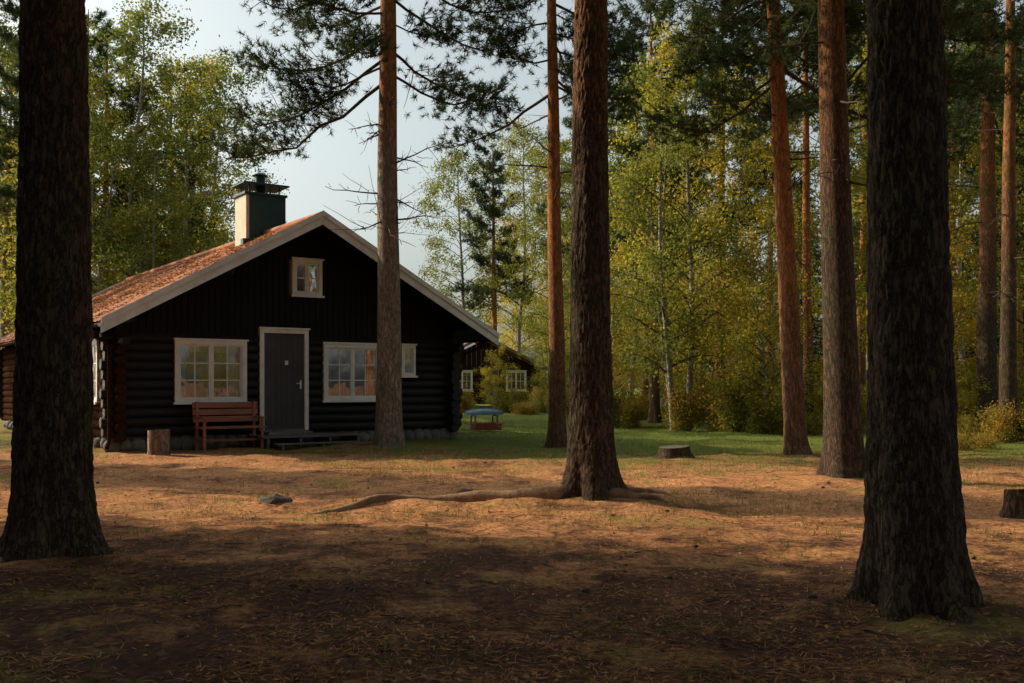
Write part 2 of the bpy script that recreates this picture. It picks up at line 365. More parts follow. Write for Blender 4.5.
# ------------------------------------------------------------------ trees
def trunk_mesh(name, r0, H, seed, detail, zdense=7.5, flare=.65):
    g = Geo()
    if detail: sides = 160; zs = np.concatenate([np.arange(-.2, zdense, .02), np.linspace(zdense, H, 30)])
    else: sides = 20; zs = np.concatenate([np.linspace(-.2, 1, 16), np.linspace(1.2, H, 34)])
    a = np.linspace(0, 2 * math.pi, sides, endpoint=False)
    rs = random.Random(seed); ph = rs.uniform(0, 6); nl = rs.choice([4, 5, 6])
    t = np.clip(zs / H, 0, 1)
    R = r0 * (1 - t) ** .7 + .012
    R = R * (1 + .10 * np.exp(-np.clip(zs, 0, None) / 1.2))
    fl = flare * r0 * np.exp(-np.clip(zs, -.2, None) / .22)
    lob = .55 + .45 * np.cos(nl * a + ph) + .25 * np.cos(2 * a + ph * 2) + .15 * np.sin(9 * a + ph)
    RR = R[:, None] + fl[:, None] * lob[None] + .12 * r0 * np.exp(-np.clip(zs, 0, None) / .6)[:, None] * np.cos(nl * a + ph)[None]
    wx = np.array([.05 * noise.noise(Vector((z * .25, seed, 0))) for z in zs]); wy = np.array([.05 * noise.noise(Vector((z * .25, seed, 9))) for z in zs])
    if detail:
        D = np.zeros_like(RR)
        ca = np.cos(a); sa = np.sin(a)
        for i, z in enumerate(zs):
            if z > zdense: break
            rr = R[i]
            for j in range(sides):
                x = ca[j] * rr; y = sa[j] * rr
                q = noise.noise(Vector((x * 9, y * 9, z * 3.5 + seed))); q2 = noise.noise(Vector((x * 22, y * 22, z * 9 - seed)))
                ds = noise.voronoi(Vector((x * 20 + q * 1.6 + seed + q2 * .5, y * 20 + q * 1.6 - q2 * .5, z * 4.6 + q * 1.3 + q2 * .6)))[0]
                e = min((ds[1] - ds[0]) * 2.0, 1.0) ** .7
                D[i, j] = e * .014 - .010 + .009 * q2 + .012 * q
        RR = RR + D
    V = np.stack([RR * np.cos(a)[None] + wx[:, None], RR * np.sin(a)[None] + wy[:, None], np.repeat(zs[:, None], sides, 1)], -1).reshape(-1, 3)
    i = np.arange(len(zs) - 1)[:, None] * sides; j = np.arange(sides)[None]; k = (j + 1) % sides
    g.add(V, np.stack([i + j, i + k, i + sides + k, i + sides + j], -1).reshape(-1, 4), 0)
    return g

def pine_crown(g, seed, h0, H, R, nbr=42, rt=.2, m=26, dead=(3, 7, 8), mb=1, mn=2, nl=.15, nw=.017, azb=None):
    r = np.random.default_rng(seed)
    C = []; D = []
    for b in range(nbr):
        f = ((b + .5) / nbr) ** 1.1; z = h0 + (H - .4 - h0) * f
        L = R * (1 - .72 * f ** 1.6) * r.uniform(.5, 1.15)
        az = b * 2.4 + r.uniform(-.5, .5)
        if azb is not None and f < .45: az = azb[b % len(azb)] + r.uniform(-.45, .45)
        up = (-.25 + .8 * f) + r.uniform(-.3, .35)
        n = 8; t = np.linspace(0, 1, n)
        dirv = np.array([math.cos(az), math.sin(az), 0])
        perp = np.array([-dirv[1], dirv[0], 0])
        wob = np.cumsum(r.normal(0, .08 * L, n)) * t
        zz = z + L * (up * t - .38 * t * (1 - f) + .35 * t ** 3) + np.cumsum(r.normal(0, .05 * L, n)) * t
        P = dirv[None] * (L * t)[:, None] + perp[None] * wob[:, None]; P[:, 2] = zz
        br = .035 * (1 - .6 * f) * (L / R)
        tube(g, P, br * (1 - .85 * t) + .004, 6, mb)
        ns = int(9 + L * 5)
        for s in range(ns):
            u = .25 + .75 * (s + r.random()) / ns
            i0 = min(int(u * (n - 1)), n - 2); fr = u * (n - 1) - i0
            p0 = P[i0] * (1 - fr) + P[i0 + 1] * fr
            tl = L * r.uniform(.14, .36) * (1.25 - .6 * u)
            sd = dirv * r.uniform(.2, .9) + perp * (1 if s % 2 else -1) * r.uniform(.3, 1) + np.array([0, 0, r.uniform(-.45, .6)])
            sd /= np.linalg.norm(sd)
            tt = np.linspace(0, 1, 5)
            Q = p0 + sd * (tl * tt)[:, None]; Q[:, 2] += .12 * tl * tt ** 2; Q += r.normal(0, .015, Q.shape)
            tube(g, Q, .010 * (1 - .75 * tt) + .002, 4, mb)
            for q in range(int(3 + tl * 6)):
                v = .3 + .7 * r.random(); c = p0 + sd * tl * v + r.normal(0, .08 + .1 * tl, 3) + np.array([0, 0, .04])
                C.append(c); dd = sd + r.normal(0, .35, 3) + np.array([0, 0, .4]); D.append(dd / np.linalg.norm(dd))
    C = np.array(C); D = np.array(D)
    needles(g, C, D, m, nl, nw, mn, r, .75)
    z0, z1, nd = dead
    for _ in range(nd):
        z = r.uniform(z0, z1); az = r.uniform(0, 6.28); L = r.uniform(.4, 1.6); t = np.linspace(0, 1, 7)
        dirv = np.array([math.cos(az), math.sin(az), r.uniform(-.35, .3)])
        P = dirv * (L * t)[:, None]; P += np.cumsum(r.normal(0, .035 * L, P.shape), 0) * t[:, None]; P[:, 2] += z
        tube(g, P, .02 * (1 - .85 * t) + .003, 5, mb)
        for s in range(int(3 + L * 4)):
            u = r.uniform(.3, 1); i0 = min(int(u * 6), 5); p0 = P[i0]
            sd = dirv * .5 + r.normal(0, .6, 3); tl = r.uniform(.12, .45) * L; tt = np.linspace(0, 1, 4)
            Q = p0 + sd * (tl * tt)[:, None] + np.cumsum(r.normal(0, .02, (4, 3)), 0)
            tube(g, Q, .006 * (1 - .7 * tt) + .0015, 4, mb)

def hero_pine(px, d, r0, H, seed, lean, h0, R, detail, bark, dead=(3, 7, 8), nbr=42, leany=0, azb=None, zdense=7.5, flare=.65):
    x = gx(px, d)
    root = obj('pine_tree', None, (x, d, ghs(x, d) - .04), (math.radians(leany), math.radians(lean), 0))
    g = trunk_mesh('trunk', r0, H, seed, detail, zdense, flare)
    obj('trunk', g.mesh('trunk', [bark]), parent=root)
    g2 = Geo(); pine_crown(g2, seed, h0, H, R, nbr, r0, dead=dead, mb=0, mn=1, azb=azb)
    obj('crown', g2.mesh('crown', [M_twig, M_needle]), parent=root)
    return root

T1 = hero_pine(52, 8.0, .285, 17, 1, 0.2, 7.0, 2.8, True, M_bark, dead=(6, 8, 5), nbr=34, zdense=5)
T2 = hero_pine(592, 12.1, .25, 18, 2, -.35, 8.0, 2.8, True, M_bark, dead=(6.2, 8, 6), nbr=28, zdense=6.5)
T3 = hero_pine(916, 6.2, .25, 17, 3, -1.1, 6.5, 3.0, True, M_bark, dead=(5, 7, 6), nbr=34, zdense=4.2)
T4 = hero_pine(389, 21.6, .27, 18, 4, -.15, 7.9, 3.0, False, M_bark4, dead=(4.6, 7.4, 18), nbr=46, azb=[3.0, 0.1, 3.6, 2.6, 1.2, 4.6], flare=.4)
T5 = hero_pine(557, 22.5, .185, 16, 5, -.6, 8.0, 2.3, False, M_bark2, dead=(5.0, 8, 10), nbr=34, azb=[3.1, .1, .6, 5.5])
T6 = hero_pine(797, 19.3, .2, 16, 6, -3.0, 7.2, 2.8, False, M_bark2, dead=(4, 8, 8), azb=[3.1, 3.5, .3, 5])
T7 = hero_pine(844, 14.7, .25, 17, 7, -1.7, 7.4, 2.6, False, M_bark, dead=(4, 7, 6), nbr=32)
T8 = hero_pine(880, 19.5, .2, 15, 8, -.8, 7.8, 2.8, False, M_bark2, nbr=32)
T9 = hero_pine(987, 29, .29, 18, 9, 0.1, 9, 3.0, False, M_bark, dead=(3.5, 8, 14), nbr=34)
T10 = hero_pine(1008, 25, .2, 17, 10, .3, 9, 2.8, False, M_bark, dead=(3, 8, 10), nbr=34)
T11 = hero_pine(808, 31, .15, 17, 12, -.4, 10, 2.3, False, M_bark2, dead=(4, 9, 8), nbr=30)
hero_pine(951, 34, .13, 17, 13, .4, 10, 2.3, False, M_bark2, nbr=30)

def roots(tree, lst):
    g = Geo()
    bx, by = tree.location.x, tree.location.y
    for az, L, r0 in lst:
        t = np.linspace(0, 1, 40); pts = []
        for q in t:
            aa = az + .22 * math.sin(q * 4 + az)
            x = bx + math.cos(aa) * (.2 + L * q); y = by + math.sin(aa) * (.2 + L * q)
            pts.append((x, y, ghs(x, y) + .03 * (1 - q) - .03 * q ** 2 + .01 * math.sin(q * 14 + az)))
        tube(g, np.array(pts), (r0 * (1 - t) ** .8 + .014), 10, 0)
    o = obj('roots', g.mesh('roots', [M_root]))
    o.parent = tree; bpy.context.view_layer.update(); o.matrix_parent_inverse = tree.matrix_world.inverted()
roots(T2, [(3.42, 3.6, .13), (2.7, 1.6, .07), (5.9, .9, .07), (.35, 1.2, .06)])

def birch_mesh(name, seed, H, R, h0, nclump, per, lsize, lm, r0=.1, multi=1):
    g = Geo(); r = np.random.default_rng(seed); C = []
    stems = []
    for sidx in range(multi):
        az = r.uniform(0, 6.28); ln = 0 if multi == 1 else r.uniform(.05, .13)
        zs = np.linspace(-.1, H * (1 if sidx == 0 else r.uniform(.6, .95)), 16); t = zs / H
        P = np.stack([math.cos(az) * (ln * zs + .12 * (multi > 1)) + .12 * np.sin(zs * .5 + seed), math.sin(az) * (ln * zs + .12 * (multi > 1)) + .12 * np.cos(zs * .6 + seed), zs], 1)
        P[:, :2] -= P[0, :2] * .6
        tube(g, P, (r0 if sidx == 0 else r0 * .7) * (1 - t) ** .8 + .01, 9, 0); stems.append(P)
    nb = 46
    for b in range(nb):
        P = stems[b % multi]; f = (b + .5) / nb
        z = h0 + (P[-1, 2] - h0) * f * .97
        p0 = np.array([np.interp(z, P[:, 2], P[:, 0]), np.interp(z, P[:, 2], P[:, 1]), z])
        prof = math.sin(math.pi * min(1, (.18 + f * .8))) ** .7
        L = R * prof * r.uniform(.6, 1.2) + .3; az = b * 2.4 + r.uniform(-.4, .4); t = np.linspace(0, 1, 6)
        dv = np.array([math.cos(az), math.sin(az), 0])
        Q = p0 + dv * (L * t)[:, None]; Q[:, 2] += L * (.75 * t - .45 * t ** 2.2); Q += np.cumsum(r.normal(0, .03, Q.shape), 0)
        tube(g, Q, .028 * (1 - .85 * t) * (1.2 - f) + .004, 5, 1)
        k = max(2, int(nclump / nb))
        for q in range(k):
            u = .3 + .7 * r.random() ** .8; i0 = min(int(u * 5), 4)
            C.append(Q[i0] + (Q[i0 + 1] - Q[i0]) * (u * 5 - i0) + r.normal(0, .22, 3) * np.array([1, 1, .7]) - np.array([0, 0, .1]))
    C = np.array(C)
    sig = r.uniform(.10, .30, (len(C), 1))
    LC = np.repeat(C, per, 0) + r.normal(0, 1, (len(C) * per, 3)) * np.repeat(sig, per, 0) * np.array([1, 1, 1.15])
    leaves(g, LC, lsize, lsize * .62, 2, r)
    return g.mesh(name, [M_birchbark, M_twig, lm])

B1 = birch_mesh('birch_a', 21, 13, 2.6, 2.2, 440, 38, .11, M_birch)
B2 = birch_mesh('birch_b', 22, 11, 2.3, 1.6, 400, 38, .11, M_birchg, .08, 3)
B3 = birch_mesh('birch_c', 23, 16, 3.0, 4.0, 530, 36, .12, M_birchg, .13)
B4 = birch_mesh('birch_d', 24, 9, 2.2, .8, 400, 38, .11, M_birch, .07, 3)

def pine_full(name, seed, H, h0, R, r0):
    g = trunk_mesh('x', r0, H, seed, False)
    pine_crown(g, seed, h0, H, R, 34, r0, m=18, dead=(2.5, h0, 14), mb=1, mn=2, nl=.2, nw=.03)
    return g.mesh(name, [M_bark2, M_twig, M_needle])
PF1 = pine_full('pine_a', 31, 17, 7.5, 2.6, .2)
PF2 = pine_full('pine_b', 32, 19, 9.5, 2.6, .17)

def spruce_mesh(name, seed, H, R):
    g = Geo(); r = np.random.default_rng(seed)
    zs = np.linspace(-.1, H, 10); tube(g, np.stack([zs * 0, zs * 0, zs], 1), .17 * (1 - zs / H * .95) + .005, 8, 0)
    C = []
    nb = int(H * 15)
    for b in range(nb):
        f = b / nb; z = .3 + (H - .4) * f; L = R * (1 - f) ** .7 * r.uniform(.75, 1.15) + .12; az = b * 2.4 + r.uniform(-.3, .3)
        t = np.linspace(0, 1, 5); dv = np.array([math.cos(az), math.sin(az), 0]); Q = dv * (L * t)[:, None]; Q[:, 2] += z - .35 * L * t + .2 * L * t ** 3
        tube(g, Q, .018 * (1 - .8 * t) + .003, 4, 0)
        pv = np.array([-dv[1], dv[0], 0])
        for q in range(int(8 + L * 16)):
            u = .1 + .9 * r.random(); w = .32 * L * (1 - u * .7)
            C.append(dv * L * u + np.array([0, 0, z - .35 * L * u + .2 * L * u ** 3]) + pv * r.uniform(-w, w) - np.array([0, 0, r.uniform(0, .2)]))
    C = np.array(C); C = np.repeat(C, 5, 0) + r.normal(0, .05, (len(C) * 5, 3))
    leaves(g, C, .22, .055, 1, r, .3)
    return g.mesh(name, [M_twig, M_spruce])
SP1 = spruce_mesh('spruce_a', 41, 13, 2.6)
SP2 = spruce_mesh('spruce_b', 42, 7, 1.7)

def shrub_mesh(name, seed, H, R, n, lm, ls=.07):
    g = Geo(); r = np.random.default_rng(seed); C = []
    for s in range(14):
        az = r.uniform(0, 6.28); L = H * r.uniform(.6, 1.1); t = np.linspace(0, 1, 6); o = r.uniform(.2, 1) * R
        Q = np.stack([math.cos(az) * o * t ** 1.3, math.sin(az) * o * t ** 1.3, L * t], 1) + np.cumsum(r.normal(0, .03, (6, 3)), 0); Q[0, 2] = -.05
        tube(g, Q, .014 * (1 - .8 * t) + .003, 5, 0)
        for q in range(16):
            u = .15 + .85 * r.random(); i0 = min(int(u * 5), 4); C.append(Q[i0] + r.normal(0, .13, 3))
    C = np.array(C); k = n // len(C)
    LC = np.repeat(C, k, 0) + r.normal(0, .11, (len(C) * k, 3)); LC[:, 2] = np.abs(LC[:, 2])
    leaves(g, LC, ls, ls * .6, 1, r)
    return g.mesh(name, [M_twig, lm])
SH1 = shrub_mesh('shrub_a', 51, 1.5, .9, 5000, M_shrub, .08)
SH2 = shrub_mesh('shrub_b', 52, 2.6, 1.2, 7000, M_birch, .09)
SH3 = shrub_mesh('shrub_c', 53, .55, .7, 4000, M_shrub, .05)

def put(name, me, x, y, s=1.0, rz=None, parent=None, zs=None):
    rz = random.uniform(0, 6.28) if rz is None else rz
    return obj(name, me, (x, y, ghs(x, y) - .03), (random.uniform(-.03, .03), random.uniform(-.03, .03), rz), (s, s, (s * random.uniform(.93, 1.07)) if zs is None else zs), parent)

for px, d, me, s in [(672, 30, B2, .95), (688, 31, B1, .95), (740, 35, B1, 1.0), (630, 38, B3, .9), (770, 29, B4, .75),
                     (900, 34, B1, 1.0), (935, 31, B4, .75), (965, 38, B3, 1.0), (700, 42, B4, 1.2), (462, 70, B3, 1.15), (1040, 31, B1, 1.0), (520, 74, B3, 1.3), (838, 38, B3, .95),
                     (60, 40, B1, 1.2), (130, 41, B3, 1.15), (95, 37, B2, 1.1), (185, 44, B1, 1.25), (160, 38, B2, .95), (215, 50, B3, 1.15), (10, 42, B3, 1.1), (605, 33, B4, .62), (232, 56, B4, 1.1),
                     (495, 50, B4, .4), (560, 47, B3, .8), (548, 50, B2, .5)]:
    put('birch_tree', me, gx(px, d), d, s)
for px, d, me, s in [(720, 39, PF1, 1), (645, 48, PF2, 1), (860, 41, PF2, 1), (1020, 40, PF1, 1), (105, 43, PF1, 1.), (768, 45, PF2, 1), (920, 45, PF1, 1),
                     (20, 35, PF2, .9), (590, 56, PF1, 1.1), (495, 69, PF1, 1.05), (655, 36, PF1, .9), (900, 50, PF1, 1.1), (175, 47, PF1, 1.0)]:
    put('pine_tree', me, gx(px, d), d, s)

forest = obj('background_forest')
cnt = 0
for _ in range(900):
    d = random.uniform(50, 115); px = random.uniform(-300, 1350)
    if 225 < px < 445:
        if d < 85: continue
        s = random.uniform(.45, .55) * d / 110; me = random.choice([B1, B3, SP2])
        if me is SP2: s *= 1.3
    else:
        s = random.uniform(.95, 1.35); me = random.choice([B1, B2, B3, B1, B4, PF1, PF2, SP1, SP1] if px > 620 else [B1, B2, B3, B2, B4, PF1, PF2, SP1, SP1])
        if 425 < px < 545 and d < 80: continue
    if random.random() > .15: continue
    put('forest_tree', me, gx(px, d), d, s, parent=forest); cnt += 1
for _ in range(60):  # unseen trees behind and right, added for window reflections and to dim ambient light
    a = random.uniform(0, 6.28); rr = random.uniform(18, 45); x = math.cos(a) * rr; y = 5 + math.sin(a) * rr
    if y > -4 and abs(x) < max(12, .62 * y + 9): continue
    if x < -6 and y > -4: continue
    put('forest_tree', random.choice([B1, B3, PF1, PF2, B4]), x, y, random.uniform(.9, 1.15), parent=forest)

# unseen pines around and behind the viewpoint, added to darken the near ground
for x, y, me, s in [(-5.5, 2.5, PF1, .95), (-7.5, -1, PF2, .9), (-2.5, -2.5, PF1, .95), (1.8, -1.8, PF2, .85), (4.5, 1.0, PF1, .9), (6.8, 4.2, PF1, .95), (8.2, 8.0, PF2, .9), (5.5, -4, PF1, 1),
                    (-9.0, 4.2, PF1, .9), (-1, -6, PF2, 1), (10.5, 11.5, PF1, 1), (9.5, 1.5, PF1, 1), (2.6, .6, PF2, .85), (-1.4, .2, PF1, .95)]:
    put('pine_tree', me, x, y, s)
# trees left of the clearing that throw the long shadows
for x, y, me, s, zs in [(-13, 11.2, SP1, 1.2, 1.6), (-14, 8.2, SP1, 1.35, 1.8), (-12.5, 5.0, SP1, 1.3, 1.7), (-14.5, 1.6, SP1, 1.35, 1.8), (-12, -.8, SP1, 1.3, 1.6), (-17.5, 11.6, SP1, 1.4, 2.0), (-18, 8.0, SP1, 1.45, 2.0), (-18, 4.6, SP1, 1.45, 2.0),
                    (-17, .4, SP1, 1.4, 1.9), (-15, -2.6, SP1, 1.4, 1.8), (-12, -5, SP1, 1.3, 1.6), (-21.5, 13.2, SP1, 1.35, 2.1), (-22, 9.5, SP1, 1.4, 2.1), (-9.2, 6.2, SP2, 1.2, 1.5), (-9.5, 9.0, SP2, 1.1, 1.4), (-9, 3.4, SP2, 1.2, 1.5), (-8, .6, SP2, 1.2, 1.5),
                    (-16.5, 18.9, SP1, .85, 1.6), (-20.5, 20.2, SP1, .9, 1.9), (-12.2, 17.2, SP2, .95, 1.5)]:
    put('spruce_tree', me, x, y, s, zs=zs)
for x, y, me, s in [(-24, 33, PF1, 1), (-27, 27.5, B2, 1)]:
    put('birch_tree' if me in (B2, B3) else 'pine_tree', me, x, y, s)

ug = obj('undergrowth')
for _ in range(140):
    d = random.uniform(28, 48); px = random.uniform(445, 1150)
    if px < 575 and d < 60: continue
    me = random.choice([SH1, SH1, SH2, SH3, SH3]); put('shrub', me, gx(px, d), d, random.uniform(.6, 1.1), parent=ug)
for _ in range(30):
    d = random.uniform(21, 28); px = random.uniform(900, 1150); put('shrub', random.choice([SH3, SH3, SH1]), gx(px, d), d, random.uniform(.4, .7), parent=ug)
for _ in range(16):
    d = random.uniform(46, 58); px = random.uniform(455, 590); put('shrub', random.choice([SH3, SH1]), gx(px, d), d, random.uniform(.6, 1.0), parent=ug)
for _ in range(40):
    d = random.uniform(74, 88); px = random.uniform(430, 1150); put('shrub', random.choice([SH2, SH1]), gx(px, d), d, random.uniform(1.4, 2.2), parent=ug)

# ------------------------------------------------------------------ log cabin
A = math.radians(35)
cabin = obj('log_cabin', None, (-8.24, 20.8, 0), (0, 0, A))
XC = 4.1; XE0 = -.52; XE1 = 8.78; ZE = 2.66; ZA = 5.18; SL = (ZA - ZE) / (XC - XE0)
def zr(x): return ZA - SL * abs(x - XC)
W = 8.1; DEP = 15.
front_open = [(1.14, 2.73, 1.0, 2.38), (3.03, 4.2, .2, 2.75), (4.58, 6.09, 1.01, 2.38), (6.65, 7.04, 1.6, 2.39)]
side_open = [(1.2, 2.75, 1.0, 2.38), (6.5, 8.0, 1.0, 2.38)]
def log(g, p0, p1, r, mi):
    p0 = np.array(p0, float); p1 = np.array(p1, float); L = np.linalg.norm(p1 - p0)
    if L < .02: return
    n = max(2, int(L / .5) + 1); t = np.linspace(0, 1, n); P = p0 + (p1 - p0) * t[:, None]
    P[:, 2] += rng.normal(0, .003, n); R = r * (1 + rng.normal(0, .015, n))
    P2 = np.vstack([P[:1], P, P[-1:]]); P2[0] -= (p1 - p0) / L * .012; P2[-1] += (p1 - p0) / L * .012
    R2 = np.concatenate([[R[0] * .9], R, [R[-1] * .9]])
    tube(g, P2, R2, 16, mi)
    disc(g, P2[0], p1 - p0, R2[0], 16, mi); disc(g, P2[-1], p1 - p0, R2[-1], 16, mi)
def segs(lo, hi, z, opens):
    cuts = sorted([(a, b) for a, b, z0, z1 in opens if z0 < z < z1]); out = []; c = lo
    for a, b in cuts: out.append((c, a + .05)); c = b - .05
    out.append((c, hi)); return out
gf = Geo()
for i in range(11):
    z = .42 + .2 * i
    ext = .30 + .04 * math.sin(i * 2.1)
    for a, b in segs(-ext, W + ext, z, front_open): log(gf, (a, 0, z), (b, 0, z), .114, 0)
    log(gf, (-ext, DEP, z), (W + ext, DEP, z), .114, 0)
obj('front_log_wall', gf.mesh('front_log_wall', [M_black]), parent=cabin)
gs = Geo()
for i in range(12):
    z = .32 + .2 * i
    ext = .30 + .04 * math.sin(i * 1.7)
    for a, b in segs(-ext, DEP + ext, z, side_open): log(gs, (0, a, z), (0, b, z), .114, 0)
    log(gs, (W, -ext, z), (W, DEP + ext, z), .114, 1)
o = obj('side_log_wall', gs.mesh('side_log_wall', [M_brownlog, M_black]), parent=cabin)
gg = Geo(); x = .0; bw = .148
while x < W:
    x1 = min(x + bw, W)
    y = -.05 + random.uniform(-.004, .004)
    for (za, zb) in ([(2.5, 3.47), (4.30, None)] if (x1 > 3.82 and x < 4.53) else [(2.5, None)]):
        if x1 > 3.03 and x < 4.2 and za == 2.5: za = 2.68
        t0 = zr(x) - .1 if zb is None else zb; t1 = zr(x1 - .006) - .1 if zb is None else zb
        if min(t0, t1) > za + .01: prism(gg, [(x, za), (x1 - .006, za), (x1 - .006, t1), (x, t0)], y - .03, y + .03)
    x += bw
    gbox(gg, x - .03, x + .024, y - .052, y - .031, 2.5 if not (3.0 < x < 4.22) else 2.7, (zr(x) - .14) if not (3.72 < x < 4.6) else 3.42)
    if 3.72 < x < 4.6: gbox(gg, x - .03, x + .024, y - .052, y - .031, 4.36, zr(x) - .14)
gbox(gg, -.1, 3.0, -.13, -.03, 2.44, 2.52); gbox(gg, 4.22, W + .1, -.13, -.03, 2.44, 2.52)
for x0 in np.arange(0, W, .3):
    prism(gg, [(x0, 2.4), (x0 + .29, 2.4), (x0 + .29, zr(x0 + .29) - .1), (x0, zr(x0) - .1)], DEP - .02, DEP + .02)
obj('gable_boards', gg.mesh('gable_boards', [M_blacks]), parent=cabin)
def roof_slope(g, sgn):
    xe = XE0 if sgn < 0 else XE1
    n = 14 * 5; ny = 420; ys = np.linspace(-1.1, DEP + .7, ny); t = np.linspace(0, 1, n)
    X = xe + (XC - xe) * t; saw = (1 - (t * 14) % 1) * .028
    Z0 = np.array([zr(q) for q in X]) + saw
    wave = .014 * np.cos(ys * 2 * math.pi / .26)
    ZZ = Z0[None] + wave[:, None]
    V = np.stack([np.repeat(X[None], ny, 0), np.repeat(ys[:, None], n, 1), ZZ], -1).reshape(-1, 3)
    i = np.arange(ny - 1)[:, None] * n; j = np.arange(n - 1)[None]
    g.add(V, np.stack([i + j, i + j + 1, i + j + n + 1, i + j + n], -1).reshape(-1, 4), 0, False)
    prism(g, [(xe, zr(xe) - .02), (XC, ZA - .02), (XC, ZA - .09), (xe, zr(xe) - .09)], -1.09, DEP + .69, 1)
gr = Geo(); roof_slope(gr, -1); roof_slope(gr, 1)
tube(gr, [(XC, -1.12, ZA + .02), (XC, 5, ZA + .025), (XC, DEP + .72, ZA + .02)], .08, 12, 0)
n = 16000; rx = rng.uniform(XE0 + .05, XC, n); ry = rng.uniform(-1.0, DEP, n); k = vnoise(rx, ry, 1.4) + rng.random(n) * .5 > .7
C = np.stack([rx, ry, np.array([zr(q) for q in rx]) + .035], 1)[k]; leaves(gr, C, .09, .022, 2, rng, .7)
obj('roof', gr.mesh('roof', [M_roof, M_blacks, M_litter]), parent=cabin)
gb = Geo()
for xe in (XE0 - .06, XE1 + .06):
    prism(gb, [(xe, zr(xe) + .06), (XC, ZA + .075), (XC, ZA - .19), (xe, zr(xe) - .20)], -1.15, -1.11)
    prism(gb, [(xe, zr(xe) + .09), (XC, ZA + .105), (XC, ZA + .0), (xe, zr(xe) - .015)], -1.19, -1.153)
    prism(gb, [(xe, zr(xe) + .06), (XC, ZA + .075), (XC, ZA - .19), (xe, zr(xe) - .20)], DEP + .71, DEP + .75)
o = obj('barge_boards', gb.mesh('barge_boards', [M_barge]), parent=cabin); bevel(o)
gp = Geo()
for xx in (.02, 2.05, 4.1, 6.15, W - .02):
    z = zr(xx) - .09 - .11; log(gp, (xx, -1.05, z), (xx, .3, z), .09, 0)
log(gp, (W - .02, -.62, 2.32), (W - .02, .2, 2.32), .09, 0); log(gp, (.02, -.62, 2.30), (.02, .2, 2.30), .09, 0)
obj('purlin_logs', gp.mesh('purlin_logs', [M_black]), parent=cabin)
gp = Geo()
gy = np.array([-1.05, DEP + .6]); aa = np.linspace(math.pi, 2 * math.pi, 9)
for xg in (XE0 - .05, XE1 + .05):
    V = []
    for yy in gy:
        for a_ in aa: V.append((xg + .065 * math.cos(a_), yy, zr(xg) - .03 + .065 * math.sin(a_)))
    gp.add(V, [(i, i + 1, i + 10, i + 9) for i in range(8)], 0)
tube(gp, [(XE0 - .05, -.55, 2.5), (XE0 - .03, -.5, 2.38), (-.32, -.42, 2.28), (-.26, -.4, 2.15), (-.26, -.4, 1.2), (-.26, -.4, .25), (-.33, -.5, .12)], .04, 10, 0)
tube(gp, [(XE1 + .05, -.5, 2.5), (XE1, -.45, 2.36), (W + .3, -.3, 2.2), (W + .28, -.28, 2.0)], .04, 10, 0)
obj('gutter_and_downpipe', gp.mesh('gutter', [M_brownlog]), parent=cabin)
gbx = Geo()
for k in range(60):
    if k < 34: cx = -.1 + k * .25; cy = -.02
    else: cx = -.02; cy = .2 + (k - 34) * .55
    if 2.9 < cx < 5 and cy < 0: continue
    u = np.linspace(0, math.pi, 8); v = np.linspace(0, 2 * math.pi, 12, endpoint=False)
    sx_, sy_, sz_ = random.uniform(.15, .2), random.uniform(.13, .18), random.uniform(.13, .2)
    V = []
    for a_ in u:
        for b_ in v:
            q = 1 + .22 * noise.noise(Vector((math.sin(a_) * math.cos(b_) * 1.6 + k, math.sin(a_) * math.sin(b_) * 1.6, math.cos(a_) * 1.6)))
            V.append((cx + sx_ * q * math.sin(a_) * math.cos(b_), cy + sy_ * q * math.sin(a_) * math.sin(b_), .12 + sz_ * q * math.cos(a_)))
    F = [(i * 12 + j, i * 12 + (j + 1) % 12, (i + 1) * 12 + (j + 1) % 12, (i + 1) * 12 + j) for i in range(7) for j in range(12)]
    gbx.add(V, F, 0)
gbox(gbx, .02, W, .03, .2, -.1, .35); gbox(gbx, .04, .2, .2, DEP, -.1, .3); gbox(gbx, W - .2, W + .0, .2, DEP, -.1, .3)
obj('stone_foundation', gbx.mesh('foundation', [M_stone]), parent=cabin)
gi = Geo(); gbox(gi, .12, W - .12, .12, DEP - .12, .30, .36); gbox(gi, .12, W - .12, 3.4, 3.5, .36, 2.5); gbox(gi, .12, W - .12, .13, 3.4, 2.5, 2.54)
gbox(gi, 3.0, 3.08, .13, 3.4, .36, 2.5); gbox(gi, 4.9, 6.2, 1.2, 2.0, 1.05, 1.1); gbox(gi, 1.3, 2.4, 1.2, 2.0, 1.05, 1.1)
obj('interior', gi.mesh('interior', [M_room]), parent=cabin)

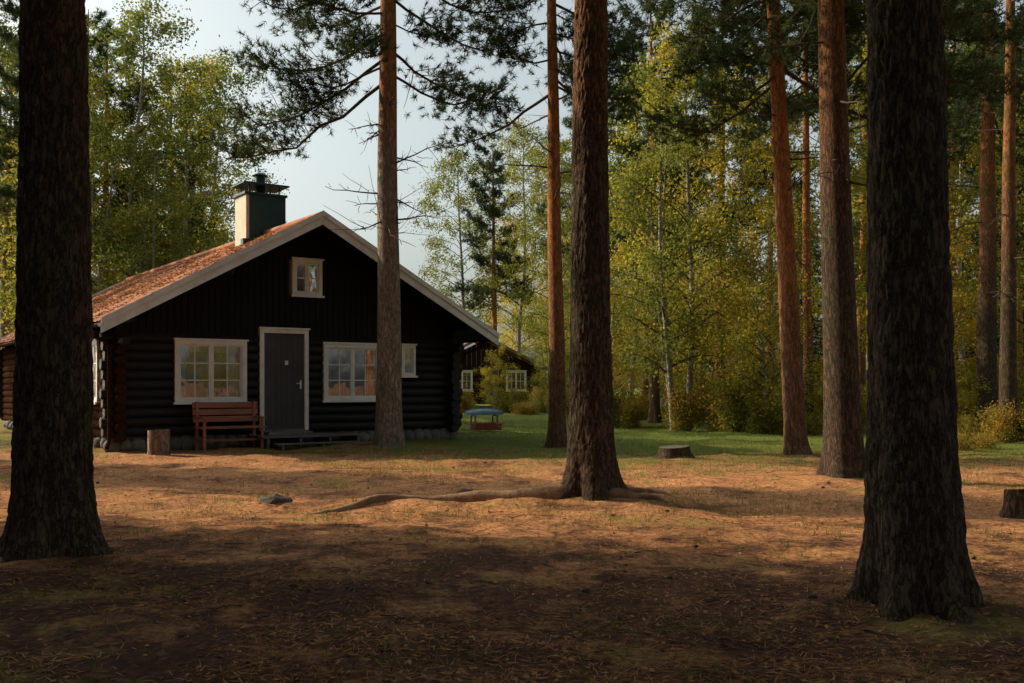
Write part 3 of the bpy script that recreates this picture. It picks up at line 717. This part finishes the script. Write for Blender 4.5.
def window(name, w, h, cols, rows, loc, rz, mull=True, curtain=0, t=.1, parent=cabin, yo=0.0):
    e = obj(name, None, loc, (0, 0, rz), parent=parent)
    g = Geo(); x0 = -w / 2; x1 = w / 2; yf = -.152 + yo
    gbox(g, x0, x1, yf, .10, h - t, h); gbox(g, x0, x1, yf, .10, 0, t)
    gbox(g, x0, x0 + t, yf + .003, .10, t, h - t); gbox(g, x1 - t, x1, yf + .003, .10, t, h - t)
    gbox(g, x0 - .04, x1 + .04, yf - .04, yf - .001, -.02, .03)
    gbox(g, x0 - .03, x1 + .03, yf - .03, yf - .001, h - .01, h + .03)
    a0 = x0 + t; a1 = x1 - t; ys = yf + .035
    s = .035
    bays = [(a0, (a0 + a1) / 2 - .02), ((a0 + a1) / 2 + .02, a1)] if mull else [(a0, a1)]
    if mull: gbox(g, (a0 + a1) / 2 - .02, (a0 + a1) / 2 + .02, ys - .006, .08, t, h - t)
    for b0, b1 in bays:
        gbox(g, b0, b0 + s, ys, ys + .04, t, h - t); gbox(g, b1 - s, b1, ys, ys + .04, t, h - t)
        gbox(g, b0 + s, b1 - s, ys + .002, ys + .04, t, t + s); gbox(g, b0 + s, b1 - s, ys + .002, ys + .04, h - t - s, h - t)
        for c in range(1, cols):
            xm = b0 + s + (b1 - b0 - 2 * s) * c / cols; gbox(g, xm - .013, xm + .013, ys + .006, ys + .034, t + s, h - t - s)
        for r_ in range(1, rows):
            zm = t + s + (h - 2 * t - 2 * s) * r_ / rows; gbox(g, b0 + s, b1 - s, ys + .009, ys + .031, zm - .013, zm + .013)
    o = obj('frame', g.mesh('frame', [M_white]), parent=e); bevel(o, .004)
    g = Geo(); yg = ys + .02
    g.add([(a0, yg, t), (a1, yg, t), (a1, yg, h - t), (a0, yg, h - t)], [(0, 1, 2, 3)], 0, False)
    obj('glass', g.mesh('glass', [M_glass]), parent=e)
    if curtain:
        g = Geo()
        for (c0, c1) in [(a0, a0 + .16 * (a1 - a0)), (a1 - .16 * (a1 - a0), a1)]:
            xs = np.linspace(c0, c1, 40); yy = .16 + .018 * np.sin(xs * 60)
            for i in range(39):
                g.add([(xs[i], yy[i], t), (xs[i + 1], yy[i + 1], t), (xs[i + 1], yy[i + 1], h - t + .02), (xs[i], yy[i], h - t + .02)], [(0, 1, 2, 3)], 0, True)
        xs = np.linspace(a0, a1, 90); yy = .13 + .015 * np.sin(xs * 70)
        for i in range(89): g.add([(xs[i], yy[i], h - t - .16), (xs[i + 1], yy[i + 1], h - t - .16), (xs[i + 1], yy[i + 1], h - t + .02), (xs[i], yy[i], h - t + .02)], [(0, 1, 2, 3)], 0, True)
        obj('curtain', g.mesh('curtain', [M_curt if curtain == 1 else M_curtw]), parent=e)
    return e
window('front_window', 1.59, 1.38, 2, 3, (1.935, 0, 1.0), 0, True, 2)
window('front_window', 1.51, 1.37, 2, 3, (5.335, 0, 1.01), 0, True, 1)
window('small_window', .39, .79, 1, 2, (6.845, 0, 1.6), 0, False, 2, .07)
window('gable_window', .74, .86, 1, 2, (4.175, 0, 3.45), 0, True, 0, .09, yo=.0)
window('side_window', 1.55, 1.38, 2, 3, (0, 1.975, 1.0), -math.pi / 2, True, 2)
window('side_window', 1.5, 1.38, 2, 3, (0, 7.25, 1.0), -math.pi / 2, True, 2)
e = obj('front_door', None, (3.615, 0, .36), parent=cabin)
g = Geo(); w2 = .585
gbox(g, -w2, -w2 + .1, -.155, .1, 0, 2.22); gbox(g, w2 - .1, w2, -.155, .1, 0, 2.22); gbox(g, -w2, w2, -.158, .1, 2.22, 2.33); gbox(g, -w2 - .03, w2 + .03, -.19, -.159, 2.31, 2.35)
o = obj('door_frame', g.mesh('door_frame', [M_white]), parent=e); bevel(o, .005)
g = Geo(); gbox(g, -.485, .485, -.10, -.05, .03, 2.22)
for k in range(7): gbox(g, -.47 + k * .135, -.47 + k * .135 + .128, -.108, -.101, .12, 2.16)
o = obj('door_leaf', g.mesh('door_leaf', [M_door]), parent=e); bevel(o, .004)
g = Geo(); gbox(g, .38, .42, -.125, -.109, .95, 1.15); tube(g, [(.40, -.125, 1.08), (.40, -.165, 1.08), (.37, -.17, 1.08), (.28, -.17, 1.075)], .01, 8); gbox(g, .02, .10, -.112, -.1085, 1.5, 1.6)
obj('door_handle', g.mesh('door_handle', [M_white]), parent=e)
g = Geo(); gbox(g, -.485, .485, -.16, -.04, -.03, .028); obj('threshold', g.mesh('threshold', [M_deck]), parent=e)
g = Geo()
for k in range(6): gbox(g, 2.75, 5.15, -.30 - .155 * k, -.155 * k - .16, .24, .275)
for k in range(2): gbox(g, 2.95, 4.95, -1.24 - .155 * k, -1.10 - .155 * k, .10, .13)
for xx in (2.85, 3.6, 4.3, 5.0): gbox(g, xx, xx + .06, -1.05, -.16, 0.0, .238)
for xx in (3.05, 4.0, 4.8): gbox(g, xx, xx + .06, -1.38, -1.08, -.02, .098)
gbox(g, 3.1, 4.15, -.5, -.16, .276, .35)
o = obj('door_steps', g.mesh('door_steps', [M_deck]), parent=cabin); bevel(o, .006)
g = Geo(); cx0, cx1, cy0, cy1 = 3.6, 4.62, 2.3, 3.1
gbox(g, cx0, cx1, cy0, cy1, 4.6, 6.15, 0)
gbox(g, cx0 + .08, cx1 + .012, cy0 - .015, cy0 - .002, 4.6, 6.16, 1); gbox(g, cx1 + .002, cx1 + .014, cy0 - .002, cy1, 4.6, 6.16, 1)
gbox(g, cx0 - .05, cx1 + .05, cy0 - .05, cy1 + .05, 6.16, 6.22, 1)
for a_, b_ in ((cx0 + .1, cy0 + .08), (cx1 - .14, cy0 + .08), (cx0 + .1, cy1 - .12), (cx1 - .14, cy1 - .12)): gbox(g, a_, a_ + .04, b_, b_ + .04, 6.22, 6.42, 1)
gbox(g, cx0 - .09, cx1 + .09, cy0 - .09, cy1 + .09, 6.42, 6.46, 1)
tube(g, [((cx0 + cx1) / 2, 2.7, 6.22), ((cx0 + cx1) / 2, 2.7, 6.72)], .13, 16, 1); tube(g, [((cx0 + cx1) / 2, 2.7, 6.72), ((cx0 + cx1) / 2, 2.7, 6.74), ((cx0 + cx1) / 2, 2.7, 6.82)], [.2, .2, .01], 16, 1)
gbox(g, cx0 - .15, cx1 + .15, cy0 - .2, cy0 - .02, 4.86, 5.02, 1)
o = obj('chimney', g.mesh('chimney', [M_plaster, M_metal]), parent=cabin); bevel(o, .008)

# ------------------------------------------------------------------ bench
def to_world(lx, ly): return (-8.24 + lx * math.cos(A) - ly * math.sin(A), 20.8 + lx * math.sin(A) + ly * math.cos(A))
def bench_at(name, lx, ly, m):
    bx, by = to_world(lx, ly)
    bench = obj(name, None, (bx, by, ghs(bx, by)), (0, 0, A))
    g = Geo()
    for k in range(4): gbox(g, -.72, .72, -.26 + k * .125, -.26 + k * .125 + .11, .43, .47)
    o = obj('seat', g.mesh('seat', [m]), parent=bench); bevel(o)
    g = Geo()
    for k in range(3):
        z = .56 + .15 * k; y = .25 + .03 * k; gbox(g, -.72, .72, y, y + .03, z, z + .125)
    o = obj('backrest', g.mesh('backrest', [m]), parent=bench); bevel(o)
    for i, (xx, yy, h) in enumerate([(-.66, -.24, .66), (.6, -.24, .66), (-.66, .26, 1.0), (.6, .26, 1.0)]):
        g = Geo(); gbox(g, xx, xx + .06, yy, yy + .06, -.04, h if yy > 0 else .43)
        if yy < 0: gbox(g, xx + .002, xx + .058, yy + .002, yy + .055, .47, .64)
        o = obj('leg_%d' % (i + 1), g.mesh('leg', [m]), parent=bench); bevel(o)
    g = Geo()
    for xx in (-.69, .60): gbox(g, xx, xx + .09, -.30, .30, .642, .675)
    for xx in (-.65, .61): gbox(g, xx, xx + .04, -.18, .26, .15, .2)
    gbox(g, -.60, .60, .0, .04, .15, .2)
    o = obj('armrests', g.mesh('armrests', [m]), parent=bench); bevel(o)
bench_at('wooden_bench', 2.15, -.72, M_red)

def stump(name, x, y, r, h, seed, flare=.3, cutm=M_cut, bark=M_bark2):
    g = Geo(); rs = random.Random(seed); zs = np.linspace(-.08, h, 10); sides = 36; a = np.linspace(0, 2 * math.pi, sides, endpoint=False)
    ph = rs.uniform(0, 6)
    RR = r * (1 + flare * np.exp(-zs / (.3 * h))[:, None] * (1 + .7 * np.cos(5 * a + ph)[None]) + .05 * np.cos(3 * a + ph)[None] + .03 * np.cos(17 * a)[None])
    V = np.stack([RR * np.cos(a), RR * np.sin(a), np.repeat(zs[:, None], sides, 1) + (zs / h)[:, None] * .02 * np.cos(a + ph)[None]], -1)
    i = np.arange(9)[:, None] * sides; j = np.arange(sides)[None]; k = (j + 1) % sides
    g.add(V.reshape(-1, 3), np.stack([i + j, i + k, i + sides + k, i + sides + j], -1).reshape(-1, 4), 0)
    top = V[-1]; T = np.vstack([top, top.mean(0)[None]]); g.add(T, [(q, (q + 1) % sides, sides) for q in range(sides)], 1, False)
    return obj(name, g.mesh(name, [bark, cutm]), (x, y, ghs(x, y)))
stump('chopping_block', gx(159, 19.4), 19.4, .2, .5, 1, .03, M_cut, M_bark4)
M_oldcut = surf('weathered_cut_wood', [(.3, (.06, .055, .035)), (.7, (.15, .13, .09))], nscale=9)
stump('tree_stump', gx(674, 18.6), 18.6, .27, .22, 2, .35, M_oldcut, M_bark)
stump('tree_stump', gx(1020, 10.8), 10.8, .16, .3, 3, .3, M_oldcut, M_bark)

def rock(name, x, y, s, seed, m=M_stone):
    g = Geo(); V = []; nu, nv = 14, 22
    for i in range(nu):
        a_ = math.pi * i / (nu - 1)
        for j in range(nv):
            b_ = 2 * math.pi * j / nv; p = Vector((math.sin(a_) * math.cos(b_), math.sin(a_) * math.sin(b_), math.cos(a_)))
            q = 1 + .35 * noise.noise(p * 1.7 + Vector((seed, 0, 0))) + .1 * noise.noise(p * 5 + Vector((seed, 0, 0)))
            V.append((p.x * q * s[0], p.y * q * s[1], p.z * q * s[2]))
    g.add(V, [(i * nv + j, i * nv + (j + 1) % nv, (i + 1) * nv + (j + 1) % nv, (i + 1) * nv + j) for i in range(nu - 1) for j in range(nv)])
    obj(name, g.mesh(name, [m]), (x, y, ghs(x, y)))
M_drock = surf('mossy_rock', [(.3, (.04, .035, .025)), (.7, (.13, .10, .07))], nscale=6, bump=.7)
rock('rock', gx(275, 11.8), 11.8, (.2, .16, .08), 1, M_drock)
rock('rock', gx(466, 12.9), 12.9, (.18, .14, .07), 4, M_drock)

# ------------------------------------------------------------------ second cabin (far)
def small_cabin(x, y, rz, w=7.5, dp=6):
    c = obj('wooden_cottage', None, (x, y, 0), (0, 0, rz))
    g = Geo()
    for i in range(13): z = .3 + .18 * i; log(g, (-.2, 0, z), (w + .2, 0, z), .1, 0); log(g, (0, -.2, z + .09), (0, dp + .2, z + .09), .1, 0); log(g, (w, -.2, z + .09), (w, dp + .2, z + .09), .1, 0)
    f = lambda q: 4.2 - abs(q - w / 2) * .5
    for x0 in np.arange(0, w, .3):
        prism(g, [(x0, 2.4), (x0 + .29, 2.4), (x0 + .29, f(x0 + .29)), (x0, f(x0))], -.04, .02)
    obj('walls', g.mesh('walls', [M_brownlog]), parent=c)
    g = Geo()
    for s in (-1, 1):
        xe = w / 2 + s * (w / 2 + .6); prism(g, [(xe, 4.5 - (w / 2 + .6) * .5), (w / 2, 4.5), (w / 2, 4.38), (xe, 4.38 - (w / 2 + .6) * .5)], -.8, dp + .6, 0)
        prism(g, [(xe, 4.52 - (w / 2 + .6) * .5), (w / 2, 4.52), (w / 2, 4.34), (xe, 4.34 - (w / 2 + .6) * .5)], -.85, -.81, 1)
    obj('roof', g.mesh('roof', [M_roof, M_deck]), parent=c)
    window('window', 1.3, 1.3, 2, 2, (2.1, 0, 1.0), 0, True, 2, parent=c); window('window', 1.3, 1.3, 2, 2, (5.5, 0, 1.0), 0, True, 2, parent=c)
    g = Geo(); gbox(g, 3.4, 3.5, -.16, .05, .3, 2.4); gbox(g, 4.3, 4.4, -.16, .05, .3, 2.4); gbox(g, 3.4, 4.4, -.16, .05, 2.4, 2.5); gbox(g, 3.501, 4.299, -.12, .0, .3, 2.399, 1)
    obj('door', g.mesh('door', [M_brownlog, M_door]), parent=c)
small_cabin(-5.2, 62, math.radians(8), 6.8)

def boat():
    x, y = gx(484, 38), 38.0
    e = obj('rowing_boat', None, (x, y, ghs(x, y) + .35), (0, 0, math.radians(12)))
    g = Geo(); n = 22; t = np.linspace(-1, 1, n); k = 14; V = []
    for q in t:
        wdt = .42 * (1 - abs(q) ** 2.4) + .03; hh = .22 * (1 - .5 * abs(q) ** 2)
        for j in range(k):
            a_ = math.pi * j / (k - 1); V.append((q * .75, wdt * math.cos(a_), hh * math.sin(a_) ** .7))
    g.add(V, [(i * k + j, i * k + j + 1, (i + 1) * k + j + 1, (i + 1) * k + j) for i in range(n - 1) for j in range(k - 1)])
    tube(g, [(q * .75, 0, .22 * (1 - .5 * abs(q) ** 2) + .01) for q in t], .02, 6)
    obj('hull', g.mesh('hull', [M_blue]), parent=e)
    g = Geo()
    for xx in (-.42, .42):
        gbox(g, xx - .04, xx + .04, -.6, .6, -.06, -.002)
        for yy in (-.5, .45): gbox(g, xx - .03, xx + .03, yy, yy + .06, -.42, -.061)
    obj('trestles', g.mesh('trestles', [M_deck]), parent=e)
    x, y = gx(486, 29.5), 29.5
    e = obj('red_crate', None, (x, y, ghs(x, y)), (0, 0, .3)); g = Geo()
    for k_ in range(2):
        z = .02 + k_ * .1
        gbox(g, -.4, .4, -.3, -.28, z, z + .085); gbox(g, -.4, .4, .28, .3, z, z + .085); gbox(g, -.4, -.38, -.278, .278, z, z + .085); gbox(g, .38, .4, -.278, .278, z, z + .085)
    gbox(g, -.37, .37, -.27, .27, .03, .05)
    obj('slats', g.mesh('slats', [M_redp]), parent=e)
boat()

# ------------------------------------------------------------------ light
EL = math.radians(29); az = Vector((-.95, .31, 0)).normalized()
tosun = Vector((az.x * math.cos(EL), az.y * math.cos(EL), math.sin(EL)))
sl = bpy.data.lights.new('sun', 'SUN'); sl.energy = 5.0; sl.angle = math.radians(.5); sl.color = (1.0, .80, .52)
so = obj('sun', sl, (-30, 10, 20)); so.rotation_euler = tosun.to_track_quat('Z', 'Y').to_euler()
w = bpy.data.worlds.new('World'); scene.world = w; w.use_nodes = True
nt = w.node_tree; nt.nodes.clear()
sk = nt.nodes.new('ShaderNodeTexSky'); sk.sky_type = 'NISHITA'; sk.sun_disc = False
sk.sun_elevation = EL; sk.sun_rotation = math.atan2(az.x, az.y) % (2 * math.pi)
sk.air_density = 1.0; sk.dust_density = 5.0; sk.ozone_density = 1.0
hs = nt.nodes.new('ShaderNodeHueSaturation'); hs.inputs['Saturation'].default_value = .38; hs.inputs['Value'].default_value = 1.4
tint = nt.nodes.new('ShaderNodeMix'); tint.data_type = 'RGBA'; tint.blend_type = 'MULTIPLY'; tint.inputs['Factor'].default_value = 1; tint.inputs[7].default_value = (.97, 1.03, .98, 1)
bg = nt.nodes.new('ShaderNodeBackground'); bg.inputs[1].default_value = .14
ow = nt.nodes.new('ShaderNodeOutputWorld')
nt.links.new(sk.outputs[0], hs.inputs['Color']); nt.links.new(hs.outputs[0], tint.inputs[6]); nt.links.new(tint.outputs[2], bg.inputs[0]); nt.links.new(bg.outputs[0], ow.inputs[0])

cam = bpy.data.cameras.new('camera'); co = obj('camera', cam, (0, 0, CAMH), (math.radians(90), 0, 0))
cam.lens = 35; cam.sensor_width = 36; cam.clip_end = 1000; cam.clip_start = .05
cam.shift_y = (HOR - 341.5) / 1024
scene.camera = co
print('forest trees', cnt)
